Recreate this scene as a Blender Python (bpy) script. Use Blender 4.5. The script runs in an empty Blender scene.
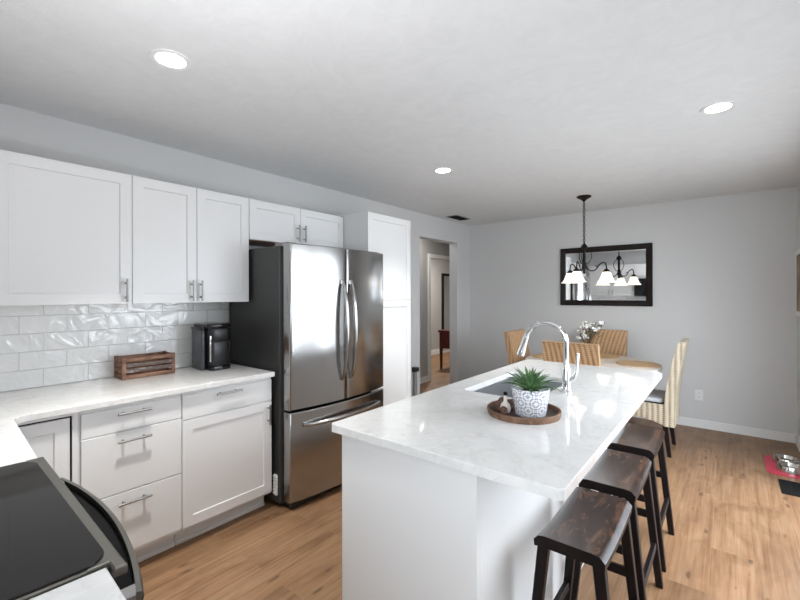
import bpy, bmesh, math, random
from mathutils import Vector, Matrix
random.seed(7)
PI = math.pi
D = bpy.data
SC = bpy.context.scene
COL = SC.collection

# ---------------------------------------------------------------- camera
CAMX, CAMZ, YAW, PITCH, ROLL, FPX, SVY = 2.9912, 1.4261, 38.6053, 0.0754, -0.1443, 411.2391, -6.3239
cam = D.objects.new('camera', D.cameras.new('camera'))
COL.objects.link(cam)
y_ = math.radians(YAW)
R_ = Vector((math.cos(y_), math.sin(y_), 0)); F_ = Vector((-math.sin(y_), math.cos(y_), 0)); U_ = Vector((0, 0, 1))
t_ = math.radians(PITCH)
F2 = F_ * math.cos(t_) + U_ * math.sin(t_); U2 = -F_ * math.sin(t_) + U_ * math.cos(t_)
r_ = math.radians(ROLL)
R3 = R_ * math.cos(r_) + U2 * math.sin(r_); U3 = -R_ * math.sin(r_) + U2 * math.cos(r_)
m = Matrix.Identity(4)
for i in range(3):
    m[i][0] = R3[i]; m[i][1] = U3[i]; m[i][2] = -F2[i]
m[0][3], m[1][3], m[2][3] = CAMX, 0.0, CAMZ
cam.matrix_world = m
cam.data.sensor_width = 36.0
cam.data.lens = FPX * 36.0 / 800.0
cam.data.shift_y = SVY / 800.0
cam.data.clip_start = 0.02
SC.camera = cam

# ---------------------------------------------------------------- world, lights, exposure
SC.view_settings.view_transform = 'Standard'
SC.view_settings.look = 'None'
SC.view_settings.gamma = 1.0
SC.view_settings.use_curve_mapping = False
SC.view_settings.exposure = 1.02
w = D.worlds.new('daylight'); SC.world = w; w.use_nodes = True
w.node_tree.nodes['Background'].inputs[0].default_value = (0.82, 0.9, 1.0, 1)
w.node_tree.nodes['Background'].inputs[1].default_value = 2.4

def area_light(name, loc, target, sx, sy, power, color=(1, 1, 1)):
    l = D.lights.new(name, 'AREA'); l.shape = 'RECTANGLE'; l.size = sx; l.size_y = sy
    l.energy = power; l.color = color
    o = D.objects.new(name, l); COL.objects.link(o); o.location = loc
    d = Vector(target) - Vector(loc)
    o.rotation_euler = d.to_track_quat('-Z', 'Y').to_euler()
    return o
area_light('patio_daylight', (4.5, 2.95, 2.2), (1.2, 2.95, .5), 3.2, 2.6, 67, (0.88, 0.945, 1.0))
area_light('near_fill_light', (2.95, -1.25, 1.75), (2.6, 2.5, .9), 1.5, 1.5, 36, (0.88, 0.945, 1.0))  # fill for the front faces, shining through an added window opening
area_light('upward_fill', (2.05, 0.15, 1.40), (2.05, .16, 2.4), .5, .5, 8.5, (0.98, 0.97, 1.0))  # added upward fill, standing in for a flash bounced off the ceiling
SPOTS = [(1.121, .768), (2.95, 2.828), (1.172, 2.845)]
LAMP_W = 4.5
HALL_FILL_W = 26
CHAND_W = 2.0

# ---------------------------------------------------------------- materials
def nt(name):
    mt = D.materials.new(name); mt.use_nodes = True
    return mt, mt.node_tree, mt.node_tree.nodes['Principled BSDF']
def mat(name, col, rough=.5, metal=0., spec=.5, coat=0., emit=None, estr=0.):
    mt, t, b = nt(name)
    b.inputs['Base Color'].default_value = (*col, 1)
    b.inputs['Roughness'].default_value = rough
    b.inputs['Metallic'].default_value = metal
    b.inputs['Specular IOR Level'].default_value = spec
    b.inputs['Coat Weight'].default_value = coat
    if emit:
        b.inputs['Emission Color'].default_value = (*emit, 1); b.inputs['Emission Strength'].default_value = estr
    return mt
def N(t, ty, **kw):
    n = t.nodes.new(ty)
    for k, v in kw.items():
        if k.startswith('_'): setattr(n, k[1:], v)
        else: n.inputs[k.replace('__', ' ')].default_value = v
    return n
def L(t, a, ao, b, bi): t.links.new(a.outputs[ao], b.inputs[bi])
def coords(t, scale=(1, 1, 1), rot=(0, 0, 0), loc=(0, 0, 0)):
    tc = t.nodes.new('ShaderNodeTexCoord'); mp = t.nodes.new('ShaderNodeMapping')
    mp.inputs['Scale'].default_value = scale; mp.inputs['Rotation'].default_value = rot; mp.inputs['Location'].default_value = loc
    t.links.new(tc.outputs['Object'], mp.inputs['Vector']); return mp
def ramp(t, stops):
    r = t.nodes.new('ShaderNodeValToRGB'); e = r.color_ramp.elements
    while len(e) < len(stops): e.new(.5)
    for el, (p, c) in zip(e, stops): el.position = p; el.color = (*c, 1)
    return r
def bump(t, b, src, out, strength, dist):
    bp = N(t, 'ShaderNodeBump', Strength=strength, Distance=dist)
    L(t, src, out, bp, 'Height'); L(t, bp, 'Normal', b, 'Normal'); return bp
def mixc(t, fac, a, b, blend='MIX'):
    mx = t.nodes.new('ShaderNodeMix'); mx.data_type = 'RGBA'; mx.blend_type = blend
    for v, i in ((fac, 0), (a, 6), (b, 7)):
        if isinstance(v, tuple) and not hasattr(v[0], 'outputs'): mx.inputs[i].default_value = (*v, 1)
        elif isinstance(v, (int, float)): mx.inputs[i].default_value = v
        else: t.links.new(v[0].outputs[v[1]], mx.inputs[i])
    return mx

def m_floor():
    mt, t, b = nt('oak_plank_floor')
    mp = coords(t, rot=(0, 0, PI / 2))
    bk = N(t, 'ShaderNodeTexBrick', Scale=1.0, Mortar__Size=.0012, Mortar__Smooth=.3, Bias=0.0, Brick__Width=1.22, Row__Height=.182)
    bk.inputs['Color1'].default_value = (0, 0, 0, 1); bk.inputs['Color2'].default_value = (1, 1, 1, 1); bk.inputs['Mortar'].default_value = (.5, .5, .5, 1)
    bk.offset = .37; bk.offset_frequency = 2
    L(t, mp, 'Vector', bk, 'Vector')
    # per-plank shift of the grain
    add = N(t, 'ShaderNodeVectorMath', _operation='MULTIPLY_ADD'); add.inputs[1].default_value = (7, 5, 3)
    L(t, bk, 'Color', add, 0); L(t, mp, 'Vector', add, 2)
    st = N(t, 'ShaderNodeMapping'); st.inputs['Scale'].default_value = (.8, 22, 1); L(t, add, 'Vector', st, 'Vector')
    n1 = N(t, 'ShaderNodeTexNoise', Scale=2.2, Detail=7.0, Roughness=.66, Distortion=.35); L(t, st, 'Vector', n1, 'Vector')
    st2 = N(t, 'ShaderNodeMapping'); st2.inputs['Scale'].default_value = (1.6, 4.2, 1); L(t, add, 'Vector', st2, 'Vector')
    n2 = N(t, 'ShaderNodeTexNoise', Scale=1.2, Detail=3.0, Distortion=1.5); L(t, st2, 'Vector', n2, 'Vector')
    r1 = ramp(t, [(.25, (.140, .068, .031)), (.47, (.260, .150, .079)), (.72, (.325, .214, .128))]); L(t, n1, 'Fac', r1, 'Fac')
    r2 = ramp(t, [(.3, (.66, .58, .50)), (.58, (1.05, 1.02, .98))]); L(t, n2, 'Fac', r2, 'Fac')
    mx = mixc(t, .8, (r1, 'Color'), (r2, 'Color'), 'MULTIPLY')
    tone = ramp(t, [(0, (.86, .84, .82)), (1, (1.08, 1.06, 1.05))]); L(t, bk, 'Color', tone, 'Fac')
    mx2 = mixc(t, 1.0, (mx, 2), (tone, 'Color'), 'MULTIPLY')
    # knots
    kst = N(t, 'ShaderNodeMapping'); kst.inputs['Scale'].default_value = (2.4, 8, 1); L(t, add, 'Vector', kst, 'Vector')
    kv = N(t, 'ShaderNodeTexVoronoi', Scale=1.5, Randomness=1.0); L(t, kst, 'Vector', kv, 'Vector')
    kn = N(t, 'ShaderNodeTexNoise', Scale=9.0, Detail=3.0); L(t, kst, 'Vector', kn, 'Vector')
    ka = N(t, 'ShaderNodeMath', _operation='MULTIPLY_ADD'); ka.inputs[1].default_value = .22; L(t, kn, 'Fac', ka, 0); L(t, kv, 'Distance', ka, 2)
    kr = ramp(t, [(.18, (1, 1, 1)), (.27, (0, 0, 0))]); L(t, ka, 'Value', kr, 'Fac')
    kf = N(t, 'ShaderNodeMath', _operation='MULTIPLY'); kf.inputs[1].default_value = .75; L(t, kr, 'Color', kf, 0)
    mx3 = mixc(t, (kf, 'Value'), (mx2, 2), (.085, .045, .022))
    mx4 = mixc(t, (bk, 'Fac'), (mx3, 2), (.25, .15, .085))
    L(t, mx4, 2, b, 'Base Color')
    rr = N(t, 'ShaderNodeMapRange'); rr.inputs[3].default_value = .34; rr.inputs[4].default_value = .5; L(t, n1, 'Fac', rr, 0); L(t, rr, 0, b, 'Roughness')
    bump(t, b, n1, 'Fac', .08, .002)
    return mt
def m_quartz():
    mt, t, b = nt('white_quartz')
    mp = coords(t)
    n0 = N(t, 'ShaderNodeTexNoise', Scale=5.0, Detail=6.0, Roughness=.65, Distortion=1.6); L(t, mp, 'Vector', n0, 'Vector')
    n1 = N(t, 'ShaderNodeTexNoise', Scale=26.0, Detail=5.0, Roughness=.7, Distortion=.8); L(t, mp, 'Vector', n1, 'Vector')
    r0 = ramp(t, [(.36, (.74, .73, .715)), (.48, (.69, .685, .67)), (.54, (.74, .73, .715)), (.8, (.76, .755, .745))]); L(t, n0, 'Fac', r0, 'Fac')
    r1 = ramp(t, [(.30, (.80, .79, .78)), (.45, (1, 1, 1))]); L(t, n1, 'Fac', r1, 'Fac')
    mx = mixc(t, .75, (r0, 'Color'), (r1, 'Color'), 'MULTIPLY')
    L(t, mx, 2, b, 'Base Color')
    b.inputs['Roughness'].default_value = .06; b.inputs['Specular IOR Level'].default_value = .4
    return mt
def m_tile():
    mt, t, b = nt('glossy_white_tile')
    tc = t.nodes.new('ShaderNodeTexCoord'); sp = t.nodes.new('ShaderNodeSeparateXYZ'); cb = t.nodes.new('ShaderNodeCombineXYZ')
    ad = N(t, 'ShaderNodeMath', _operation='ADD')
    L(t, tc, 'Object', sp, 0); L(t, sp, 'X', ad, 0); L(t, sp, 'Y', ad, 1)
    sx = N(t, 'ShaderNodeMath', _operation='ADD'); sx.inputs[1].default_value = .055; L(t, ad, 0, sx, 0)
    sz = N(t, 'ShaderNodeMath', _operation='ADD'); sz.inputs[1].default_value = -.919 + 5 * .0985; L(t, sp, 'Z', sz, 0)
    L(t, sx, 0, cb, 'X'); L(t, sz, 0, cb, 'Y')
    bk = N(t, 'ShaderNodeTexBrick', Scale=1.0, Mortar__Size=.0022, Mortar__Smooth=.25, Bias=0.0, Brick__Width=.205, Row__Height=.0985)
    bk.inputs['Color1'].default_value = (0, 0, 0, 1); bk.inputs['Color2'].default_value = (1, 1, 1, 1)
    bk.offset = .5
    L(t, cb, 0, bk, 'Vector')
    sh = N(t, 'ShaderNodeVectorMath', _operation='MULTIPLY_ADD'); sh.inputs[1].default_value = (3, 5, 2); L(t, bk, 'Color', sh, 0); L(t, cb, 0, sh, 2)
    n = N(t, 'ShaderNodeTexNoise', Scale=8.0, Detail=2.0, Distortion=1.0); L(t, sh, 0, n, 'Vector')
    col = ramp(t, [(0, (.84, .84, .83)), (1, (.89, .89, .88))]); L(t, bk, 'Color', col, 'Fac')
    mx = mixc(t, (bk, 'Fac'), (col, 'Color'), (.74, .74, .73))
    L(t, mx, 2, b, 'Base Color'); b.inputs['Roughness'].default_value = .045
    h = N(t, 'ShaderNodeMath', _operation='MULTIPLY_ADD'); h.inputs[1].default_value = -.9; L(t, bk, 'Fac', h, 0); L(t, n, 'Fac', h, 2)
    bump(t, b, h, 0, 1.0, .010)
    return mt
def m_paint(name, col, s=220, k=.06):
    mt, t, b = nt(name); b.inputs['Base Color'].default_value = (*col, 1); b.inputs['Roughness'].default_value = .7
    mp = coords(t); n = N(t, 'ShaderNodeTexNoise', Scale=s, Detail=2.0); L(t, mp, 'Vector', n, 'Vector'); bump(t, b, n, 'Fac', k, .002)
    return mt
def m_ceiling():
    mt, t, b = nt('textured_ceiling_paint')
    mp = coords(t)
    n = N(t, 'ShaderNodeTexNoise', Scale=5.5, Detail=6.0, Roughness=.6, Distortion=2.2); L(t, mp, 'Vector', n, 'Vector')
    n2 = N(t, 'ShaderNodeTexNoise', Scale=34.0, Detail=3.0, Distortion=1.0); L(t, mp, 'Vector', n2, 'Vector')
    r = ramp(t, [(.3, (.71, .72, .725)), (.7, (.755, .765, .77))]); L(t, n, 'Fac', r, 'Fac'); L(t, r, 'Color', b, 'Base Color')
    b.inputs['Roughness'].default_value = .75
    a = N(t, 'ShaderNodeMath', _operation='MULTIPLY_ADD'); a.inputs[1].default_value = .35; L(t, n2, 'Fac', a, 0); L(t, n, 'Fac', a, 2)
    bump(t, b, a, 0, .16, .02)
    return mt
def m_steel(name, col=(.60, .60, .60), rough=.2, stretch=(160, 160, 2)):
    mt, t, b = nt(name)
    b.inputs['Base Color'].default_value = (*col, 1); b.inputs['Metallic'].default_value = 1
    mp = coords(t, stretch); n = N(t, 'ShaderNodeTexNoise', Scale=2.0, Detail=3.0); L(t, mp, 'Vector', n, 'Vector')
    rr = N(t, 'ShaderNodeMapRange'); rr.inputs[3].default_value = rough - .05; rr.inputs[4].default_value = rough + .07; L(t, n, 'Fac', rr, 0); L(t, rr, 0, b, 'Roughness')
    bump(t, b, n, 'Fac', .03, .001)
    return mt
def m_wood(name, dark, mid, light, scale=(3, 3, 3), rough=.4, ns=3., spec=.5):
    mt, t, b = nt(name); b.inputs['Specular IOR Level'].default_value = spec
    mp = coords(t, scale); n = N(t, 'ShaderNodeTexNoise', Scale=ns, Detail=6.0, Roughness=.6, Distortion=1.0); L(t, mp, 'Vector', n, 'Vector')
    r = ramp(t, [(.3, dark), (.5, mid), (.72, light)]); L(t, n, 'Fac', r, 'Fac'); L(t, r, 'Color', b, 'Base Color')
    b.inputs['Roughness'].default_value = rough
    bump(t, b, n, 'Fac', .1, .002)
    return mt
def m_wicker(name, dark, light):
    mt, t, b = nt(name)
    tc = t.nodes.new('ShaderNodeTexCoord'); sp = t.nodes.new('ShaderNodeSeparateXYZ'); L(t, tc, 'Object', sp, 0)
    ad = N(t, 'ShaderNodeMath', _operation='ADD'); L(t, sp, 'X', ad, 0); L(t, sp, 'Y', ad, 1)
    def sn(src, o, per):
        a = N(t, 'ShaderNodeMath', _operation='MULTIPLY'); a.inputs[1].default_value = 2 * PI / per; L(t, src, o, a, 0)
        s = N(t, 'ShaderNodeMath', _operation='SINE'); L(t, a, 0, s, 0); return s
    s1 = sn(ad, 0, .042); s2 = sn(sp, 'Z', .017)
    s3 = sn(ad, 0, .042); s4 = sn(sp, 'Z', .0085)
    pr = N(t, 'ShaderNodeMath', _operation='MULTIPLY'); pr.inputs[1].default_value = .6; L(t, s2, 0, pr, 0)
    st = N(t, 'ShaderNodeMath', _operation='MULTIPLY_ADD'); st.inputs[1].default_value = 1.1; L(t, s3, 0, st, 0); L(t, pr, 0, st, 2)
    st2 = N(t, 'ShaderNodeMath', _operation='MULTIPLY_ADD'); st2.inputs[1].default_value = .15; L(t, s4, 0, st2, 0); L(t, st, 0, st2, 2)
    nz = N(t, 'ShaderNodeTexNoise', Scale=14.0, Detail=3.0); L(t, tc, 'Object', nz, 'Vector')
    h = N(t, 'ShaderNodeMath', _operation='MULTIPLY_ADD'); h.inputs[1].default_value = .26; h.inputs[2].default_value = .5; L(t, st2, 0, h, 0)
    h2 = N(t, 'ShaderNodeMath', _operation='MULTIPLY_ADD'); h2.inputs[1].default_value = .5; L(t, nz, 'Fac', h2, 0); L(t, h, 0, h2, 2)
    r = ramp(t, [(.35, dark), (.9, light)]); L(t, h2, 0, r, 'Fac'); L(t, r, 'Color', b, 'Base Color')
    b.inputs['Roughness'].default_value = .55
    bump(t, b, h, 0, .5, .006)
    return mt
def m_pot():
    mt, t, b = nt('patterned_ceramic')
    tc = t.nodes.new('ShaderNodeTexCoord'); sp = t.nodes.new('ShaderNodeSeparateXYZ'); L(t, tc, 'Object', sp, 0)
    at = N(t, 'ShaderNodeMath', _operation='ARCTAN2'); L(t, sp, 'Y', at, 0); L(t, sp, 'X', at, 1)
    u = N(t, 'ShaderNodeMath', _operation='MULTIPLY'); u.inputs[1].default_value = 7 / (2 * PI); L(t, at, 0, u, 0)
    v = N(t, 'ShaderNodeMath', _operation='MULTIPLY'); v.inputs[1].default_value = 1 / .058; L(t, sp, 'Z', v, 0)
    def cell(src):
        f = N(t, 'ShaderNodeMath', _operation='FRACT'); L(t, src, 0, f, 0)
        s = N(t, 'ShaderNodeMath', _operation='SUBTRACT'); s.inputs[1].default_value = .5; L(t, f, 0, s, 0)
        a = N(t, 'ShaderNodeMath', _operation='ABSOLUTE'); L(t, s, 0, a, 0); return a
    a, c = cell(u), cell(v)
    df = N(t, 'ShaderNodeMath', _operation='SUBTRACT'); L(t, a, 0, df, 0); L(t, c, 0, df, 1)
    da = N(t, 'ShaderNodeMath', _operation='ABSOLUTE'); L(t, df, 0, da, 0)
    sm = N(t, 'ShaderNodeMath', _operation='ADD'); L(t, a, 0, sm, 0); L(t, c, 0, sm, 1)
    def wav(src, f):
        q = N(t, 'ShaderNodeMath', _operation='MULTIPLY'); q.inputs[1].default_value = f; L(t, src, 0, q, 0)
        s = N(t, 'ShaderNodeMath', _operation='SINE'); L(t, q, 0, s, 0); return s
    w1, w2 = wav(da, 15), wav(sm, 19)
    pm = N(t, 'ShaderNodeMath', _operation='MULTIPLY'); L(t, w1, 0, pm, 0); L(t, w2, 0, pm, 1)
    r = ramp(t, [(.48, (.80, .80, .82)), (.56, (.36, .37, .42))])
    o = N(t, 'ShaderNodeMath', _operation='MULTIPLY_ADD'); o.inputs[1].default_value = .5; o.inputs[2].default_value = .5; L(t, pm, 0, o, 0)
    L(t, o, 0, r, 'Fac'); L(t, r, 'Color', b, 'Base Color'); b.inputs['Roughness'].default_value = .35
    return mt
def m_speckle(name, c1, c2, s, rough=.5):
    mt, t, b = nt(name); mp = coords(t); n = N(t, 'ShaderNodeTexNoise', Scale=s, Detail=4.0); L(t, mp, 'Vector', n, 'Vector')
    r = ramp(t, [(.35, c1), (.65, c2)]); L(t, n, 'Fac', r, 'Fac'); L(t, r, 'Color', b, 'Base Color'); b.inputs['Roughness'].default_value = rough
    return mt

M = {}
M['floor'] = m_floor(); M['quartz'] = m_quartz(); M['tile'] = m_tile()
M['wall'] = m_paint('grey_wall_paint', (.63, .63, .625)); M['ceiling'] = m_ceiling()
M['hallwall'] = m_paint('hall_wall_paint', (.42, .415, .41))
M['trim'] = m_paint('white_trim_paint', (.80, .80, .79), 60, .02)
M['cab'] = m_paint('white_cabinet_lacquer', (.76, .76, .755), 60, .015); M['cab'].node_tree.nodes['Principled BSDF'].inputs['Roughness'].default_value = .34
M['gap'] = mat('matte_black_gap_shade', (.010, .010, .010), .7, spec=.1)  # matte black for dark parts, also paints the shade in the door gap
M['cabwood'] = m_wood('brown_cabinet_underside', (.20, .09, .06), (.30, .14, .09), (.40, .2, .13), (2, 2, 10))
M['nickel'] = m_steel('brushed_nickel', (.36, .355, .35), .3)
M['steel'] = m_steel('stainless_steel', (.42, .415, .41), .16)
M['steel_dark'] = m_steel('dark_steel_edge', (.30, .30, .30), .3)
M['sinksteel'] = m_steel('sink_steel', (.60, .61, .63), .36, (3, 60, 60))
M['fridge_side'] = mat('dark_grey_cabinet_enamel', (.035, .035, .034), .38)
M['black'] = mat('black_plastic', (.012, .012, .013), .35)
M['gloss_black'] = mat('glossy_black', (.010, .010, .012), .08)
M['glass_black'] = mat('black_ceramic_glass', (.010, .008, .007), .06, spec=.2)
M['range_trim'] = m_steel('range_trim_steel', (.20, .19, .168), .34, (2, 120, 120))
M['chrome'] = mat('chrome', (.78, .79, .80), .06, 1.)
M['seatwood'] = m_wood('worn_brown_seat_wood', (.008, .005, .004), (.026, .013, .009), (.11, .055, .033), (9, 2.2, 4), .22, 2.4, spec=.4)
M['legwood'] = m_wood('espresso_leg_wood', (.005, .003, .003), (.008, .005, .005), (.015, .008, .006), (4, 4, 2), .42, spec=.22)
M['crate'] = m_wood('reclaimed_crate_wood', (.10, .042, .024), (.21, .10, .058), (.36, .20, .125), (8, 3, 8), .6)
M['crate_grey'] = m_wood('weathered_grey_slat', (.07, .045, .035), (.15, .105, .09), (.50, .48, .45), (8, 4, 14), .6)
M['tray'] = m_wood('tray_wood', (.07, .032, .018), (.14, .070, .04), (.26, .15, .09), (7, 7, 7), .5)
M['tray_in'] = m_wood('dark_tray_bottom', (.022, .013, .009), (.045, .026, .018), (.08, .05, .033), (5, 5, 5), .5)
M['pot'] = m_pot()
M['soil'] = m_speckle('soil', (.02, .014, .01), (.06, .04, .03), 90, .9)
M['leaf'] = m_speckle('agave_green', (.028, .085, .035), (.15, .27, .10), 26, .42)
M['bead'] = m_wood('brown_bead_wood', (.03, .012, .008), (.085, .032, .02), (.22, .12, .08), (40, 40, 40), .5)
M['cream'] = m_speckle('cream_ceramic', (.60, .55, .48), (.78, .74, .68), 40, .5)
M['wicker'] = m_wicker('honey_wicker', (.25, .135, .065), (.53, .335, .18))
M['wicker_lit'] = m_wicker('daylit_wicker_tone', (.26, .21, .14), (.56, .49, .37))  # same wicker, paler because the daylight on it is put into the colour
M['placemat'] = m_wicker('woven_placemat_fibre', (.34, .19, .08), (.66, .44, .24))
M['tabletop'] = m_wood('pale_washed_table_wood', (.68, .60, .52), (.76, .69, .61), (.80, .74, .67), (6, 1.5, 3), .3)
M['cushion'] = m_speckle('grey_cushion_fabric', (.42, .44, .46), (.58, .60, .62), 120, .9)
M['cushion_dark'] = m_speckle('dark_cushion_edge', (.015, .015, .018), (.03, .03, .034), 120, .9)
M['bronze'] = mat('oil_rubbed_bronze', (.010, .008, .007), .42, .3, spec=.3)
M['shade'] = mat('frosted_glass_shade', (.9, .88, .82), .4, emit=(1, .86, .66), estr=.75)
M['bulb'] = mat('lit_bulb', (1, 1, 1), .4, emit=(1, .93, .82), estr=5)
M['led'] = mat('lit_led_disc', (1, 1, 1), .4, emit=(1, .98, .95), estr=14)
M['mirror'] = mat('mirror_glass', (.86, .87, .87), .015, 1.)
M['frame'] = m_wood('dark_brown_frame', (.006, .004, .003), (.010, .006, .005), (.018, .010, .008), (4, 4, 4), .45, spec=.25)
M['white_plastic'] = mat('white_plastic', (.78, .78, .77), .35)
M['red'] = mat('pink_red_silicone', (.55, .035, .075), .4)
M['bowl'] = m_steel('bowl_steel', (.68, .67, .65), .16)
M['kibble'] = m_speckle('kibble', (.06, .035, .02), (.20, .12, .07), 160, .8)
M['redwood'] = m_wood('red_mahogany', (.05, .012, .01), (.10, .022, .018), (.16, .04, .03), (3, 3, 6), .3)
M['flower'] = m_speckle('white_petal', (.66, .66, .62), (.86, .85, .82), 40, .6)
M['flowergreen'] = m_speckle('grey_green_leaf', (.035, .055, .03), (.14, .17, .11), 40, .6)
M['twig'] = mat('dry_brown_twig', (.12, .07, .04), .7)
M['vase'] = mat('pale_vase_glaze', (.72, .74, .75), .15)
M['tank'] = mat('smoky_water_tank', (.06, .065, .075), .08)
M['art'] = m_speckle('brown_print', (.16, .09, .06), (.36, .24, .17), 5, .6)
M['greymesh'] = m_speckle('grey_mesh', (.22, .23, .24), (.32, .33, .34), 200, .8)
M['fence'] = m_speckle('concrete_patio', (.50, .49, .47), (.62, .61, .59), 12, .9)

# ---------------------------------------------------------------- helpers
def BM(): return bmesh.new()
def box(bm, x0, x1, y0, y1, z0, z1, bev=0, seg=1):
    t = bmesh.new()
    bmesh.ops.create_cube(t, size=1)
    for v in t.verts: v.co = Vector(((x0 + x1) / 2 + v.co.x * (x1 - x0), (y0 + y1) / 2 + v.co.y * (y1 - y0), (z0 + z1) / 2 + v.co.z * (z1 - z0)))
    if bev: bmesh.ops.bevel(t, geom=t.edges[:], offset=bev, segments=seg, profile=.5, affect='EDGES')
    merge(bm, t); return bm
def merge(bm, t, mtx=None):
    if mtx: bmesh.ops.transform(t, matrix=mtx, verts=t.verts)
    me = D.meshes.new('tmp'); t.to_mesh(me); t.free(); bm.from_mesh(me); D.meshes.remove(me)
def lathe(bm, prof, c=(0, 0, 0), seg=32):
    rings = []
    for r, z in prof:
        if r < 1e-6: rings.append([bm.verts.new((c[0], c[1], c[2] + z))])
        else: rings.append([bm.verts.new((c[0] + r * math.cos(2 * PI * i / seg), c[1] + r * math.sin(2 * PI * i / seg), c[2] + z)) for i in range(seg)])
    for a, b in zip(rings, rings[1:]):
        for i in range(seg):
            j = (i + 1) % seg
            if len(a) == 1 and len(b) == 1: continue
            if len(a) == 1: bm.faces.new((a[0], b[j], b[i]))
            elif len(b) == 1: bm.faces.new((a[i], a[j], b[0]))
            else: bm.faces.new((a[i], a[j], b[j], b[i]))
    bmesh.ops.recalc_face_normals(bm, faces=bm.faces[:])
    return bm
def tube(bm, pts, r, seg=10, closed=False):
    pts = [Vector(p) for p in pts]; n = len(pts)
    rs = r if isinstance(r, (list, tuple)) else [r] * n
    rings = []; up = None
    for i, p in enumerate(pts):
        a = pts[(i - 1) % n] if (i > 0 or closed) else p
        b = pts[(i + 1) % n] if (i < n - 1 or closed) else p
        d = (b - a).normalized()
        if up is None: up = Vector((0, 0, 1)) if abs(d.z) < .9 else Vector((1, 0, 0))
        s = d.cross(up).normalized(); up = s.cross(d).normalized()
        rings.append([bm.verts.new(p + (s * math.cos(2 * PI * k / seg) + up * math.sin(2 * PI * k / seg)) * rs[i]) for k in range(seg)])
    f = []
    pairs = list(zip(rings, rings[1:])) + ([(rings[-1], rings[0])] if closed else [])
    for a, b in pairs:
        for k in range(seg):
            f.append(bm.faces.new((a[k], a[(k + 1) % seg], b[(k + 1) % seg], b[k])))
    if not closed:
        f.append(bm.faces.new(rings[0][::-1])); f.append(bm.faces.new(rings[-1]))
    bmesh.ops.recalc_face_normals(bm, faces=f)
    return bm
def prism(bm, poly, z0, z1, bev=0):
    t = bmesh.new()
    a = [t.verts.new((x, y, z0)) for x, y in poly]; b = [t.verts.new((x, y, z1)) for x, y in poly]
    t.faces.new(a[::-1]); t.faces.new(b); n = len(poly)
    for i in range(n): t.faces.new((a[i], a[(i + 1) % n], b[(i + 1) % n], b[i]))
    bmesh.ops.recalc_face_normals(t, faces=t.faces[:])
    if bev: bmesh.ops.bevel(t, geom=[e for e in t.edges if abs(e.verts[0].co.z - e.verts[1].co.z) < 1e-6], offset=bev, segments=2, profile=.5, affect='EDGES')
    merge(bm, t); return bm
def beam(bm, p0, p1, w, d, w1=None, d1=None, bev=.003):
    """tapered square bar with horizontal ends"""
    w1 = w1 or w; d1 = d1 or d
    t = bmesh.new(); vs = []
    for p, ww, dd in ((p0, w, d), (p1, w1, d1)):
        vs.append([t.verts.new((p[0] + sx * ww / 2, p[1] + sy * dd / 2, p[2])) for sx, sy in ((-1, -1), (1, -1), (1, 1), (-1, 1))])
    a, b = vs
    t.faces.new(a[::-1]); t.faces.new(b)
    for i in range(4): t.faces.new((a[i], a[(i + 1) % 4], b[(i + 1) % 4], b[i]))
    bmesh.ops.recalc_face_normals(t, faces=t.faces[:])
    if bev: bmesh.ops.bevel(t, geom=t.edges[:], offset=bev, segments=1, affect='EDGES')
    merge(bm, t); return bm
ROOT = {}
def root_of(o):
    while o.parent: o = o.parent
    return o
def obj(name, bm, m_, parent=None, smooth=False, local=False, loc=None):
    """one mesh object; world coordinates are shifted into the frame of its top-level thing"""
    if parent is not None and not local:
        bmesh.ops.translate(bm, vec=-Vector(root_of(parent).location), verts=bm.verts)
    if parent is None and loc is not None and not local:
        bmesh.ops.translate(bm, vec=-Vector(loc), verts=bm.verts)
    me = D.meshes.new(name); bm.to_mesh(me); bm.free()
    me.materials.append(m_)
    o = D.objects.new(name, me); COL.objects.link(o)
    if parent: o.parent = parent
    elif loc: o.location = loc
    if smooth:
        for p in me.polygons: p.use_smooth = True
        mod = None
        try:
            me.set_sharp_from_angle(angle=math.radians(38))
        except Exception: pass
    return o
def tag(o, label, cat, group=None):
    o['label'] = label; o['category'] = cat
    if group: o['group'] = group
    return o
def thing(name, label, cat, loc=(0, 0, 0), rz=0, group=None):
    o = D.objects.new(name, None); COL.objects.link(o); o.location = loc; o.rotation_euler = (0, 0, rz); o.empty_display_size = .1
    return tag(o, label, cat, group)
def struct(name, bm, m_, smooth=False, loc=None, rz=0, local=False):
    o = obj(name, bm, m_, None, smooth, local, loc)
    o.rotation_euler = (0, 0, rz); o['kind'] = 'structure'; return o
def dup(root, loc, rz, label, group=None):
    r = root.copy(); COL.objects.link(r); r.location = loc; r.rotation_euler = (0, 0, rz); r['label'] = label
    if group: r['group'] = group
    def rec(a, b):
        for ch in list(a.children):
            c = ch.copy(); COL.objects.link(c); c.parent = b; rec(ch, c)
    rec(root, r); return r
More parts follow.
